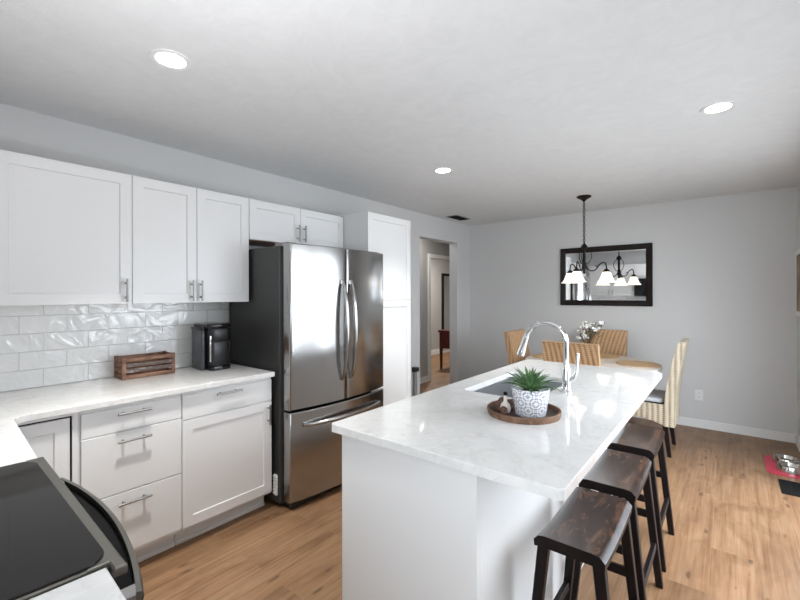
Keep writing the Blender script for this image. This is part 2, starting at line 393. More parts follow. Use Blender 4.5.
def shaker(face, a0, a1, z0, z1, axis='x', rail=.057, th=.02, rec=.008, sign=1):
    """shaker door: plate from face-th to face, recessed panel; a runs along the other axis"""
    t = bmesh.new()
    def P(d, a, z): return (d, a, z) if axis == 'x' else (a, d, z)
    f = face; bk = face - sign * th
    o0 = [(a0, z0), (a1, z0), (a1, z1), (a0, z1)]
    i0 = [(a0 + rail, z0 + rail), (a1 - rail, z0 + rail), (a1 - rail, z1 - rail), (a0 + rail, z1 - rail)]
    e = .0015
    rings = [[P(bk, a, z) for a, z in o0],
             [P(f - sign * e, a, z) for a, z in o0],
             [P(f, a + (e if a < (a0 + a1) / 2 else -e), z + (e if z < (z0 + z1) / 2 else -e)) for a, z in o0],
             [P(f, a, z) for a, z in i0],
             [P(f - sign * rec, a + (.003 if a < (a0 + a1) / 2 else -.003), z + (.003 if z < (z0 + z1) / 2 else -.003)) for a, z in i0]]
    vs = [[t.verts.new(c) for c in r] for r in rings]
    for a, b in zip(vs, vs[1:]):
        for i in range(4): t.faces.new((a[i], a[(i + 1) % 4], b[(i + 1) % 4], b[i]))
    t.faces.new(vs[0]); t.faces.new(vs[-1])
    bmesh.ops.recalc_face_normals(t, faces=t.faces[:])
    return t
def slab(face, a0, a1, z0, z1, axis='x', th=.010):
    b = BM()
    if axis == 'x': box(b, face - th, face, a0, a1, z0, z1, .0015)
    else: box(b, a0, a1, face - th, face, z0, z1, .0015)
    return b
def pull(face, a, z, length, vertical, axis='x', off=.03, r=.0066):
    b = BM(); h = length / 2
    def P(d, aa, zz): return (d, aa, zz) if axis == 'x' else (aa, d, zz)
    if vertical:
        tube(b, [P(face + off, a, z - h), P(face + off, a, z + h)], r)
        for s in (-1, 1): tube(b, [P(face, a, z + s * h * .62), P(face + off, a, z + s * h * .62)], r * .85)
    else:
        tube(b, [P(face + off, a - h, z), P(face + off, a + h, z)], r)
        for s in (-1, 1): tube(b, [P(face, a + s * h * .62, z), P(face + off, a + s * h * .62, z)], r * .85)
    return b

# ---------------------------------------------------------------- room shell
ZC = 2.438; XR = 3.5; YF = 5.407
RZ = math.radians(-2.9); PV = (.642, .332)
def NL(x, y): return (PV[0] + x * math.cos(RZ) - y * math.sin(RZ), PV[1] + x * math.sin(RZ) + y * math.cos(RZ))
def wall_x(x0, x1, ya, yb, z0, z1, holes):
    b = BM(); ys = ya
    for (h0, h1, hz0, hz1) in sorted(holes):
        box(b, x0, x1, ys, h0, z0, z1)
        if hz0 > z0: box(b, x0, x1, h0, h1, z0, hz0)
        if hz1 < z1: box(b, x0, x1, h0, h1, hz1, z1)
        ys = h1
    box(b, x0, x1, ys, yb, z0, z1); return b
b = BM(); box(b, -4.2, XR + .13, -1.2, 10.2, -.06, 0); struct('floor', b, M['floor'])
b = BM(); box(b, XR + .13, 14, -6, 14, -.12, -.03); struct('floor_patio', b, M['fence'])
b = BM(); box(b, -4.2, 3.65, -1.0, 10.2, ZC, ZC + .06); struct('ceiling', b, M['ceiling'])
struct('wall_left', wall_x(-.124, 0, -.75, 7.2, 0, ZC, [(4.137, 5.037, 0, 2.147)]), M['wall'])
b = BM(); box(b, 0, XR + .15, YF, YF + .12, 0, ZC); struct('wall_far', b, M['wall'])
PD = (1.60, 4.25, 2.05)
struct('wall_right', wall_x(XR, XR + .13, -1.0, YF + .12, 0, ZC, [(PD[0], PD[1], 0, PD[2])]), M['wall'])
# near wall, built in the frame of the near run of cabinets
b = BM(); YW = -.66
WX0, WX1, WZ0, WZ1 = 1.88, 2.72, 1.02, 2.02  # unseen window opening, added to let fill light in behind the camera
box(b, -.75, WX0, YW - .12, YW, 0, ZC); box(b, WX1, 3.2, YW - .12, YW, 0, ZC)
box(b, WX0, WX1, YW - .12, YW, 0, WZ0); box(b, WX0, WX1, YW - .12, YW, WZ1, ZC)
struct('wall_near', b, M['wall'], loc=(*PV, 0), rz=RZ, local=True)
b = BM()
for a in ((WX0 - .06, WX0 + .02), (WX1 - .02, WX1 + .06)): box(b, a[0], a[1], YW - .12, YW + .015, WZ0 - .06, WZ1 + .06, .003)
for a in ((WZ0 - .06, WZ0 + .02), (WZ1 - .02, WZ1 + .06), ((WZ0 + WZ1) / 2 - .02, (WZ0 + WZ1) / 2 + .02)): box(b, WX0 - .06, WX1 + .06, YW - .11, YW + .012, a[0], a[1], .003)
struct('added_window_1', b, M['trim'], loc=(*PV, 0), rz=RZ, local=True)
# patio door frame
b = BM()
for a in ((PD[0] - .07, PD[0] + .03), (PD[1] - .03, PD[1] + .07)): box(b, XR - .014, XR + .12, a[0], a[1], 0, PD[2] + .07, .003)
box(b, XR - .0135, XR + .119, PD[0] - .069, PD[1] + .069, PD[2] - .03, PD[2] + .069, .003)
box(b, XR + .02, XR + .11, PD[0], PD[1], 0, .03, .003)
ym = (PD[0] + PD[1]) / 2
for a in ((PD[0] + .03, PD[0] + .10), (ym - .05, ym + .05), (PD[1] - .10, PD[1] - .03)): box(b, XR + .04, XR + .09, a[0], a[1], .03, PD[2] - .03, .003)
for z in ((.03, .13), (PD[2] - .12, PD[2] - .03)): box(b, XR + .041, XR + .089, PD[0] + .03, PD[1] - .03, z[0], z[1], .003)
struct('door_1', b, M['trim'])
# hall beyond the doorway
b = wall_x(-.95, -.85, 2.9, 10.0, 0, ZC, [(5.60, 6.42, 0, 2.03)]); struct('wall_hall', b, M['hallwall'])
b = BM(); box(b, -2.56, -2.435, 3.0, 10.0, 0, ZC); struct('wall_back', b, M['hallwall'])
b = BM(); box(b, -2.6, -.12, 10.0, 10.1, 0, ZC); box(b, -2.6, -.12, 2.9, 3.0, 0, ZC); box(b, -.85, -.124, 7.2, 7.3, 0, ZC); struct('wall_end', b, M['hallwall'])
b = BM()
box(b, -.97, -.83, 5.535, 5.605, 0, 2.09, .003); box(b, -.97, -.83, 6.415, 6.485, 0, 2.09, .003); box(b, -.969, -.831, 5.536, 6.484, 2.025, 2.0895, .003)
struct('trim_1', b, M['trim'])
def baseboard(x0, x1, y0, y1):
    b = BM(); box(b, x0, x1, y0, y1, 0, .085, .002); return b
struct('baseboard_far', baseboard(0, XR, YF - .015, YF), M['trim'])
b = BM(); box(b, XR - .015, XR, PD[1] + .07, YF - .015, 0, .085, .002); box(b, XR - .015, XR, .1, PD[0] - .07, 0, .085, .002); struct('baseboard_right', b, M['trim'])
b = BM(); box(b, 0, .015, 3.10, 4.137, 0, .085, .002); box(b, 0, .015, 5.037, YF - .015, 0, .085, .002); struct('baseboard_left', b, M['trim'])
b = BM(); box(b, -.85, -.835, 3.0, 5.53, 0, .10, .002); box(b, -2.435, -2.42, 3.0, 10.0, 0, .11, .002); struct('baseboard_hall', b, M['trim'])
# tile backsplash on the left wall and on the near wall
b = BM(); box(b, .0005, .009, -.2, 1.637, .917, 1.374); o = struct('trim_2', b, M['tile'])
b = BM(); box(b, -.55, 1.9, YW + .0005, YW + .009, .917, 1.374); struct('trim_3', b, M['tile'], loc=(*PV, 0), rz=RZ, local=True)

# ---------------------------------------------------------------- left run: upper cabinets
ZB, ZT = 1.376, 2.11; XF = .33
def upper(name, label, y0, y1, z0, doors, group='white wall cabinets along the left wall', xf=XF, door_y0=None):
    t = thing(name, label, 'cabinet', (0, y0, z0), 0, group)
    b = BM(); box(b, .003, xf - .022, y0 + .001, y1 - .001, z0 + .002, ZT - .001); obj('body', b, M['cab'], t)
    for (a0, a1, hy, hz) in doors:
        d = obj('door', shaker(xf, a0 + .0015, a1 - .0015, z0, ZT), M['cab'], t)
        if hy is not None:
            ln = .13
            obj('handle', pull(xf, hy, hz, ln, True), M['nickel'], d, True)
    return t
upper('wall_cabinet', 'white shaker wall cabinet with one wide door, leftmost on the left wall', .305, .882, ZB, [(.305, .882, .849, 1.452)])
upper('wall_cabinet', 'white two-door wall cabinet above the coffee maker and wooden crate', .882, 1.615, ZB, [(.882, 1.248, 1.214, 1.452), (1.248, 1.615, 1.270, 1.452)])
ZO = 1.822
t = upper('wall_cabinet', 'short white two-door cabinet directly above the stainless refrigerator', 1.618, 2.535, ZO, [(1.618, 2.066, 2.034, 1.908), (2.066, 2.535, 2.096, 1.908)])
b = BM(); box(b, .02, XF - .03, 1.64, 2.51, ZO - .004, ZO + .0019); obj('underside', b, M['cabwood'], t)['label'] = 'bare brown wood underside'

# pantry
PX = .62
t = thing('pantry_cabinet', 'tall white pantry cabinet standing between the refrigerator and the doorway', 'cabinet', (0, 2.54, 0))
b = BM(); box(b, .003, PX - .022, 2.541, 3.135, .10, 2.125); obj('body', b, M['cab'], t)
b = BM(); box(b, .01, PX - .10, 2.55, 3.13, 0, .10); obj('toe_kick', b, M['trim'], t)
obj('door', shaker(PX, 2.5415, 3.1335, 1.375, 2.125), M['cab'], t)
obj('door', shaker(PX, 2.5415, 3.1335, .105, 1.371), M['cab'], t)

# ---------------------------------------------------------------- left run: base cabinets
BX = .62; TK = .525
def base_body(t, y0, y1):
    b = BM(); box(b, .012, BX - .0105, y0 + .001, y1 - .001, .11, .884); obj('body', b, M['cab'], t)
    b = BM(); box(b, .05, TK, y0 + .001, y1 - .001, 0, .11); obj('toe_kick', b, M['trim'], t)
    b = BM(); box(b, TK, TK + .012, y0 + .001, y1 - .001, 0, .022, .003); obj('floor_strip', b, M['trim'], t)
t = thing('base_cabinet', 'white corner base cabinet whose door shows a dark gap, under the counter corner', 'cabinet', (0, .33, 0), 0, 'white base cabinets on the left')
base_body(t, .345, .563)
b = BM(); box(b, BX - .0104, BX - .002, .540, .5625, .11, .868); box(b, BX - .0104, BX - .002, .345, .5625, .868, .8835); obj('face_frame', b, M['cab'], t)
b = BM(); box(b, BX - .0104, BX - .0096, .345, .540, .112, .8675); obj('gap_shade', b, M['gap'], t)['label'] = 'black sheet painting the shade in the gap around the door'  # thin black sheet puts the shade of the gap into colour
obj('door', shaker(BX, .33, .531, .13, .8605, rail=.055, th=.009, rec=.006), M['cab'], t)
t = thing('base_cabinet', 'white base cabinet with three stacked drawers', 'cabinet', (0, .565, 0), 0, 'white base cabinets on the left')
base_body(t, .564, 1.027)
for z0, z1, hz in ((.746, .864, .836), (.440, .741, .699), (.130, .435, .388)):
    d = obj('drawer', slab(BX, .573, 1.0255, z0, z1), M['cab'], t)
    obj('handle', pull(BX, .79, hz, .15, False), M['nickel'], d, True)
t = thing('base_cabinet', 'white base cabinet with one drawer over a door, beside the refrigerator', 'cabinet', (0, 1.03, 0), 0, 'white base cabinets on the left')
base_body(t, 1.029, 1.603)
d = obj('drawer', slab(BX, 1.0305, 1.601, .728, .864), M['cab'], t); obj('handle', pull(BX, 1.295, .840, .16, False), M['nickel'], d, True)
d = obj('door', shaker(BX, 1.0305, 1.601, .122, .722, th=.010, rec=.007), M['cab'], t); obj('handle', pull(BX, 1.572, .640, .13, True), M['nickel'], d, True)

# L-shaped worktop, rounded inner corner
xr = .668
cr = .055; arc = []
cx, cy = .65 + cr, PV[1] - .001 + cr
for k in range(7):
    a = PI + (PI / 2) * k / 6
    arc.append((cx + cr * math.cos(a), cy + cr * math.sin(a)))
p1 = NL(xr, 0); p2 = NL(xr, YW + .001); 
poly = [(.001, 1.605), (.65, 1.605)] + arc + [p1, p2, NL(-.62, YW + .001)]
yl = NL(-.62, YW + .001); poly[-1] = (.001, PV[1] + (YW + .001) / math.cos(RZ) + (.001 - PV[0]) * math.tan(RZ))
b = BM(); prism(b, poly, .885, .916, .003)
tag(obj('worktop', b, M['quartz'], loc=(.3, .9, .885)), 'L-shaped white quartz worktop carrying the crate and coffee maker', 'worktop')

# ---------------------------------------------------------------- near run (rotated frame, local coordinates)
def near_thing(name, label, cat, x, group=None): return thing(name, label, cat, (*NL(x, 0), 0), RZ, group)
t = near_thing('base_cabinet', 'white base cabinet under the worktop left of the range', 'cabinet', .0)
b = BM(); box(b, .035, .664, YW + .02, -.05, .11, .882); obj('body', b, M['cab'], t, local=True)
b = BM(); box(b, .035, .664, YW + .05, -.125, 0, .11); obj('toe_kick', b, M['trim'], t, local=True)
obj('door', shaker(-.03, .04, .66, .13, .868, axis='y'), M['cab'], t, local=True)
# range
RW = .762; t = near_thing('range', 'stainless electric range with black glass cooktop and bowed handle', 'range', xr + .003)
b = BM(); box(b, 0, RW, YW + .02, -.035, .03, .895); obj('body', b, M['steel_dark'], t, local=True)
for x in (.03, RW - .03):
    for yy in (-.08, YW + .08):
        b = BM(); tube(b, [(x, yy, 0), (x, yy, .031)], .02); obj('foot', b, M['black'], t, local=True)
b = BM()
tt = bmesh.new()
oo = [(0.0, YW + .03), (RW, YW + .03), (RW, .012), (0, .012)]
box(b, 0, RW, YW + .03, -.010, .895, .9195, .003); prism(b, [(0, -.03), (0, .012), (RW + .032, .027), (RW + .032, .006), (RW, .004), (RW, -.03)][::-1], .903, .921, .003); obj('cooktop_frame', b, M['range_trim'], t, local=True)
def rrect(x0, x1, y0, y1, r, n=6):
    p = []
    for (cx_, cy_, a0) in ((x1 - r, y1 - r, 0), (x0 + r, y1 - r, PI / 2), (x0 + r, y0 + r, PI), (x1 - r, y0 + r, 1.5 * PI)):
        for k in range(n + 1): a = a0 + PI / 2 * k / n; p.append((cx_ + r * math.cos(a), cy_ + r * math.sin(a)))
    return p
b = BM(); prism(b, [(x, yy + .020 * x / RW) for x, yy in rrect(.020, RW - .004, YW + .07, -.012, .045)], .9185, .9245, .001); obj('cooktop', b, M['glass_black'], t, local=True)
b = BM(); box(b, 0.005, RW - .005, YW + .02, YW + .06, .92, .99, .004); obj('back_vent', b, M['range_trim'], t, local=True)
b = BM(); box(b, .002, RW - .002, -.036, -.004, .78, .894, .003); obj('control_panel', b, M['gap'], t, local=True)
for k in range(5):
    b = BM(); tube(b, [(.12 + k * .13, -.004, .835), (.12 + k * .13, .012, .835)], [.017, .015], 16); obj('knob', b, M['range_trim'], t, True, local=True)
b = BM(); box(b, .002, RW - .002, -.036, 0.006, .20, .775, .004); d = obj('oven_door', b, M['steel'], t, local=True)
b = BM(); box(b, .12, RW - .12, .0055, .008, .30, .62, .001); obj('oven_window', b, M['gloss_black'], d, local=True)
b = BM(); box(b, .002, RW - .002, -.036, 0.004, .035, .195, .004); obj('storage_drawer', b, M['steel'], t, local=True)
b = BM(); n = 20
poly2 = [(.01, -.02)] + [(.055 + (RW - .02) * k / n, .042 + .044 * (1 - (2 * k / n - 1) ** 2)) for k in range(n + 1)] + [(RW + .035, -.003), (RW - .01, -.02)]
prism(b, poly2, .800, .842, .002); obj('door_top', b, M['gap'], d, local=True)
# bowed handle: wide flat arc swelling outward
b = BM(); n = 24; ring = []
for k in range(n + 1):
    s = k / n; x = .055 + (RW - .02) * s; bow = .046 + .044 * (1 - (2 * s - 1) ** 2)
    prof = [(bow - .006, .834), (bow + .004, .836), (bow + .008, .847), (bow + .004, .858), (bow - .006, .860)]
    ring.append([b.verts.new((x, yy, z)) for yy, z in prof])
for a, c in zip(ring, ring[1:]):
    for i in range(5): b.faces.new((a[i], a[(i + 1) % 5], c[(i + 1) % 5], c[i]))
b.faces.new(ring[0][::-1]); b.faces.new(ring[-1]); bmesh.ops.recalc_face_normals(b, faces=b.faces[:])
h = obj('handle', b, M['range_trim'], t, True, local=True)
for x in (.060, RW - .002):
    b = BM(); box(b, x, x + .035, -.002, .050, .834, .858, .003); obj('handle_bracket', b, M['nickel'], h, local=True)
# right of the range
xq = xr + RW + .006
t = near_thing('base_cabinet', 'white base cabinet under the worktop right of the range', 'cabinet', xq)
b = BM(); box(b, .002, .40, YW + .02, -.05, .11, .882); obj('body', b, M['cab'], t, local=True)
b = BM(); box(b, .002, .40, YW + .05, -.125, 0, .11); obj('toe_kick', b, M['trim'], t, local=True)
obj('door', shaker(-.03, .004, .398, .13, .868, axis='y'), M['cab'], t, local=True)
b = BM(); prism(b, [(.001, YW + .001), (.41, YW + .001), (.41, 0), (.001, 0)], .885, .916, .003)
o = obj('worktop', b, M['quartz'], None, local=True); o.location = (*NL(xq, 0), 0); o.rotation_euler.z = RZ
tag(o, 'short white quartz worktop right of the range, at the bottom left corner', 'worktop')
# wall cabinets and microwave seen in the mirror
def near_upper(label, x0, x1, z0, doors):
    t = near_thing('wall_cabinet', label, 'cabinet', x0, 'white wall cabinets above the range wall')
    b = BM(); box(b, .001, x1 - x0 - .001, YW + .003, YW + .308, z0, ZT); obj('body', b, M['cab'], t, local=True)
    wd = (x1 - x0) / doors
    for k in range(doors):
        d = obj('door', shaker(YW + .33, k * wd + .0015, (k + 1) * wd - .0015, z0, ZT, axis='y'), M['cab'], t, local=True)
        obj('handle', pull(YW + .33, k * wd + (wd - .04 if k == 0 else .04), z0 + .08, .13, True, axis='y'), M['nickel'], d, True, local=True)
near_upper('white wall cabinet left of the microwave, seen in the mirror', -.30, .664, ZB, 2)
near_upper('short white wall cabinet above the microwave, seen in the mirror', .668, 1.43, 1.78, 2)
t = near_thing('microwave', 'stainless and black microwave above the range, seen in the mirror', 'microwave', .668)
b = BM(); box(b, .002, .758, YW + .003, YW + .38, 1.36, 1.777, .004); obj('body', b, M['steel_dark'], t, local=True)
b = BM(); box(b, .004, .56, YW + .381, YW + .40, 1.37, 1.77, .004); d = obj('door', b, M['gloss_black'], t, local=True)
b = BM(); tube(b, [(.535, YW + .44, 1.40), (.535, YW + .44, 1.74)], .01); tube(b, [(.535, YW + .40, 1.42), (.535, YW + .44, 1.42)], .008); tube(b, [(.535, YW + .40, 1.72), (.535, YW + .44, 1.72)], .008); obj('handle', b, M['nickel'], d, True, local=True)
b = BM(); box(b, .565, .756, YW + .381, YW + .398, 1.37, 1.77, .004); obj('control_panel', b, M['black'], t, local=True)

# ---------------------------------------------------------------- refrigerator
FY0, FY1, FH = 1.652, 2.585, 1.764; FXB = .665; FXE, FXC = .752, .805
t = thing('refrigerator', 'stainless french-door refrigerator with bottom freezer drawer and dark grey sides', 'refrigerator', (.4, 2.09, 0))
b = BM(); box(b, .025, FXB, 1.634, 2.533, .035, FH - .012, .004); obj('body', b, M['fridge_side'], t)
def bow(y): s = (2 * (y - FY0) / (FY1 - FY0) - 1); return FXE + (FXC - FXE) * (1 - s * s)
def curved_panel(y0, y1, z0, z1, n=18, r=.010):
    b = BM(); cols = []
    for k in range(n + 1):
        y = y0 + (y1 - y0) * k / n
        x = bow(y); ed = min(y - y0, y1 - y)
        if ed < r: x -= r - math.sqrt(max(0, r * r - (r - ed) ** 2))
        cols.append((y, x))
    ys = sorted(set([y0, y0 + r * .15, y0 + r * .5, y0 + r] + [y0 + (y1 - y0) * k / n for k in range(1, n)] + [y1 - r, y1 - r * .5, y1 - r * .15, y1]))
    cols = []
    for y in ys:
        x = bow(y); ed = min(y - y0, y1 - y)
        if ed < r: x -= r - math.sqrt(max(0, r * r - (r - ed) ** 2))
        cols.append((y, x))
    rows = [(z0, -.006), (z0 + .006, 0), (z1 - .006, 0), (z1, -.006)]
    g = [[b.verts.new((x + dx, y, z)) for y, x in cols] for z, dx in rows]
    bk = [[b.verts.new((FXB + .004, y, z)) for y, x in cols] for z in (z0, z1)]
    seq = [bk[0]] + g + [bk[1]]
    for a, c in zip(seq, seq[1:]):
        for i in range(len(cols) - 1): b.faces.new((a[i], a[i + 1], c[i + 1], c[i]))
    for e in (0, -1): b.faces.new([s[e] for s in seq])
    for i in range(len(cols) - 1): b.faces.new((bk[0][i], bk[0][i + 1], bk[1][i + 1], bk[1][i]))
    bmesh.ops.recalc_face_normals(b, faces=b.faces[:]); return b
YM = (FY0 + FY1) / 2 - .012
ZS = .645
dl = obj('door', curved_panel(FY0, YM - .004, ZS + .016, FH), M['steel'], t, True)
dr = obj('door', curved_panel(YM + .004, FY1, ZS + .016, FH), M['steel'], t, True)
dz = obj('freezer_drawer', curved_panel(FY0, FY1, .055, ZS), M['steel'], t, True)
def bar_handle(pts, wv, r0):
    b = BM(); tube(b, pts, r0, 12); return b
for d, yy in ((dl, YM - .042), (dr, YM + .042)):
    pts = []; n = 16
    for k in range(n + 1):
        s = k / n; z = 1.52 - s * .70
        pts.append((bow(yy) + .012 + .045 * math.sin(PI * s) ** .6, yy, z))
    b = BM(); tube(b, pts, [.012 + .005 * math.sin(PI * k / n) for k in range(n + 1)], 12)
    for z in (1.515, .825): box(b, bow(yy) - .004, bow(yy) + .02, yy - .012, yy + .012, z - .018, z + .018, .004)
    obj('handle', b, M['steel'], d, True)
pts = []; n = 20
for k in range(n + 1):
    s = k / n; yy = FY0 + .10 + s * (FY1 - FY0 - .20)
    pts.append((bow(yy) + .012 + .030 * math.sin(PI * s) ** .5, yy, .555))
b = BM(); tube(b, pts, .014, 12)
for yy in (FY0 + .105, FY1 - .105): box(b, bow(yy) - .004, bow(yy) + .02, yy - .018, yy + .018, .541, .569, .004)
obj('handle', b, M['steel'], dz, True)
b = BM(); box(b, .12, FXB + .075, FY0 + .02, 2.530, .010, .058, .003); obj('base_grille', b, M['black'], t)
for yy in (FY0 + .05, 2.49):
    for xx in (.14, FXB):
        b = BM(); tube(b, [(xx, yy, 0), (xx, yy, .036)], .018); obj('foot', b, M['black'], t, True)
for yy in (FY0 + .05, FY1 - .05):
    b = BM(); box(b, .56, FXB + .05, yy - .035, yy + .035, FH - .013, FH + .012, .004); obj('hinge_cover', b, M['steel_dark'], t)
b = BM(); 
for k in range(6): box(b, .60, .64, 1.622, 1.635, .09 + k * .022, .106 + k * .022, .002)
box(b, .604, .636, 1.626, 1.6345, .085, .222)
obj('side_vent', b, M['white_plastic'], t)['label'] = 'small white ribbed strip low on the side'

# ---------------------------------------------------------------- coffee maker and crate
t = thing('coffee_maker', 'black single-serve coffee maker with clear side water tank', 'coffee maker', (.18, 1.42, .916))
zc = .916
def rprism(b, x0, x1, y0, y1, z0, z1, r, bev=.006): prism(b, rrect(x0, x1, y0, y1, r), z0, z1, bev)
b = BM(); rprism(b, .06, .305, 1.352, 1.50, zc, zc + .028, .03); obj('base', b, M['gloss_black'], t, True)
b = BM(); rprism(b, .06, .20, 1.352, 1.50, zc + .028, zc + .235, .02); obj('column', b, M['gloss_black'], t, True)
b = BM(); rprism(b, .055, .30, 1.352, 1.50, zc + .19, zc + .285, .035, .012); obj('head', b, M['black'], t, True)
b = BM(); rprism(b, .062, .308, 1.335, 1.503, zc + .284, zc + .314, .04, .010); obj('lid', b, M['gloss_black'], t, True)
b = BM(); rprism(b, .19, .290, 1.358, 1.494, zc + .028, zc + .19, .03, .002); obj('cup_bay', b, M['black'], t, True)
b = BM(); lathe(b, [(0, .016), (.018, .016), (.020, 0), (.012, -.012), (0, -.012)], (.262, 1.426, zc + .178), 20); obj('spout', b, M['black'], t, True)
b = BM(); box(b, .286, .294, 1.3505, 1.360, zc + .06, zc + .235, .002); obj('trim_strip', b, M['chrome'], t)
b = BM(); rprism(b, .085, .235, 1.322, 1.351, zc + .004, zc + .272, .012, .003); d = obj('water_tank', b, M['tank'], t, True)
b = BM(); rprism(b, .080, .240, 1.318, 1.353, zc + .272, zc + .290, .014, .004); obj('tank_lid', b, M['gloss_black'], d, True)

t = thing('crate', 'slatted wooden crate of mixed brown and grey slats on the worktop', 'crate', (.10, 1.04, .916))
X0, X1, Y0, Y1, CH = .025, .172, .882, 1.180, .134
PW = .020
for y in (Y0, Y1 - PW):
    for x in (X0, X1 - PW):
        b = BM(); box(b, x, x + PW, y, y + PW, zc, zc + CH, .001); obj('post', b, M['crate'], t)
zs = [(.002, .026), (.040, .062), (.072, .094), (.106, .130)]
for i, (a, c) in enumerate(zs):
    for x, k in ((X1 - .010, 0), (X0 + .002, 1)):
        b = BM(); box(b, x, x + .008, Y0 + PW, Y1 - PW, zc + a, zc + c, .001); obj('slat', b, M['crate_grey'] if (i in (1, 2) and k == 0) else M['crate'], t)
    for y in (Y0 + .002, Y1 - .010):
        b = BM(); box(b, X0 + PW, X1 - PW, y, y + .008, zc + a, zc + c, .001); obj('slat', b, M['crate'], t)
b = BM(); box(b, X0 + .010, X1 - .010, Y0 + .010, Y1 - .010, zc + .003, zc + .011); obj('bottom', b, M['crate'], t)

# ---------------------------------------------------------------- island
IX0, IX1, IY0, IY1 = 1.757, 2.657, 1.098, 3.135; IZ = .916; IT = .031
SX0, SX1, SY0, SY1 = 1.882, 2.262, 1.925, 2.565
t = thing('island', 'white kitchen island with smooth panel sides and seating overhang', 'island', (2.1, 2.1, 0))
bx0, bx1, by0, by1 = 1.80, 2.392, 1.122, 3.11
b = BM(); box(b, bx0, bx1, by0, by0 + .02, 0, IZ - IT, .001); obj('front_panel', b, M['cab'], t)
b = BM(); box(b, bx1 - .02, bx1, by0 + .02, by1 - .02, 0, IZ - IT); obj('side_panel', b, M['cab'], t)
b = BM(); box(b, bx0, bx1, by1 - .02, by1, 0, IZ - IT, .001); obj('back_panel', b, M['cab'], t)
b = BM(); box(b, bx0 + .02, bx0 + .03, by0 + .02, by1 - .02, .10, IZ - IT); obj('body', b, M['cab'], t)
b = BM(); box(b, bx0 + .075, bx0 + .085, by0 + .02, by1 - .02, 0, .10); obj('toe_kick', b, M['trim'], t)
ya = by0 + .022
for k, (wd) in enumerate((.62, .70, .624)):
    d = obj('door', shaker(bx0 + .001, ya, ya + wd, .12, .86, sign=-1), M['cab'], t)
    b = pull(bx0 + .001, ya + wd - .04, .77, .13, True, off=-.03); obj('handle', b, M['nickel'], d, True); ya += wd + .004
# slab with sink cut-out
b = BM()
def rp(x0, x1, y0, y1, r, n): return rrect(x0, x1, y0, y1, r, n)
outer = rp(IX0, IX1, IY0, IY1, .018, 5); inner = rp(SX0, SX1, SY0, SY1, .03, 5)
def ringface(z, flip):
    ov = [b.verts.new((x, y, z)) for x, y in outer]; iv = [b.verts.new((x, y, z)) for x, y in inner]
    n = len(ov)
    for i in range(n):
        f = (ov[i], ov[(i + 1) % n], iv[(i + 1) % n], iv[i])
        b.faces.new(f if not flip else f[::-1])
    return ov, iv
to, ti = ringface(IZ, False); bo, bi = ringface(IZ - IT, True)
n = len(to)
for i in range(n):
    j = (i + 1) % n
    b.faces.new((bo[i], bo[j], to[j], to[i])); b.faces.new((ti[i], ti[j], bi[j], bi[i]))
bmesh.ops.recalc_face_normals(b, faces=b.faces[:])
eds = [e for e in b.edges if abs(e.verts[0].co.z - IZ) < 1e-6 and abs(e.verts[1].co.z - IZ) < 1e-6 and len(e.link_faces) == 2 and abs(e.link_faces[0].normal.z - e.link_faces[1].normal.z) > .5]
bmesh.ops.bevel(b, geom=eds, offset=.003, segments=2, profile=.5, affect='EDGES')
tag(obj('worktop', b, M['quartz'], loc=(2.2, 2.1, IZ - IT)), 'long white quartz island worktop with sink cut-out', 'worktop')
# sink
t = thing('sink', 'undermount stainless sink basin set in the island worktop', 'sink', (2.07, 2.245, .68))
b = BM(); e = .006
for k, (x0, x1, y0, y1) in enumerate(((SX0 - .012, SX0 - e, SY0 - .012, SY1 + .012), (SX1 + e, SX1 + .012, SY0 - .012, SY1 + .012), (SX0 - e, SX1 + e, SY0 - .012, SY0 - e), (SX0 - e, SX1 + e, SY1 + e, SY1 + .012))):
    box(b, x0, x1, y0, y1, .69, IZ - IT - .0005)
box(b, SX0 - .012, SX1 + .012, SY0 - .012, SY1 + .012, .682, .69)
obj('basin', b, M['sinksteel'], t)
b = BM(); lathe(b, [(0, .004), (.03, .004), (.042, .0055), (.045, 0), (0, 0)], (2.07, 2.245, .6902), 28); obj('drain', b, M['steel'], t, True)
# faucet
fx, fy = 2.330, 2.215
t = thing('faucet', 'tall chrome gooseneck pull-down faucet with side lever on the island', 'faucet', (fx, fy, IZ))
b = BM(); lathe(b, [(0, 0), (.030, 0), (.030, .006), (.024, .012), (.0215, .03), (.0215, .115), (.017, .128), (.0145, .14), (0, .14)], (fx, fy, IZ), 28); obj('body', b, M['chrome'], t, True)
pts = [(fx, fy, IZ + .13), (fx, fy, IZ + .2), (fx, fy, IZ + .254)]
for k in range(1, 17):
    a = PI * k / 16 * .94
    pts.append((fx - .108 + .108 * math.cos(a), fy, IZ + .254 + .098 * math.sin(a)))
b = BM(); tube(b, pts, .0138, 14); obj('neck', b, M['chrome'], t, True)
pe = Vector(pts[-1]); dr_ = (Vector(pts[-1]) - Vector(pts[-2])).normalized()
b = BM(); tube(b, [pe - dr_ * .004, pe + dr_ * .008, pe + dr_ * .045, pe + dr_ * .085, pe + dr_ * .108], [.0145, .016, .0165, .021, .021], 16); s = obj('spray_head', b, M['chrome'], t, True)
b = BM(); tube(b, [pe + dr_ * .1075, pe + dr_ * .1105], .018, 16); obj('spray_face', b, M['black'], s, True)
b = BM(); tube(b, [(fx + .015, fy, IZ + .060), (fx + .042, fy - .002, IZ + .075), (fx + .052, fy - .002, IZ + .11), (fx + .060, fy - .003, IZ + .205)], [.014, .012, .008, .0085], 12); obj('lever', b, M['chrome'], t, True)

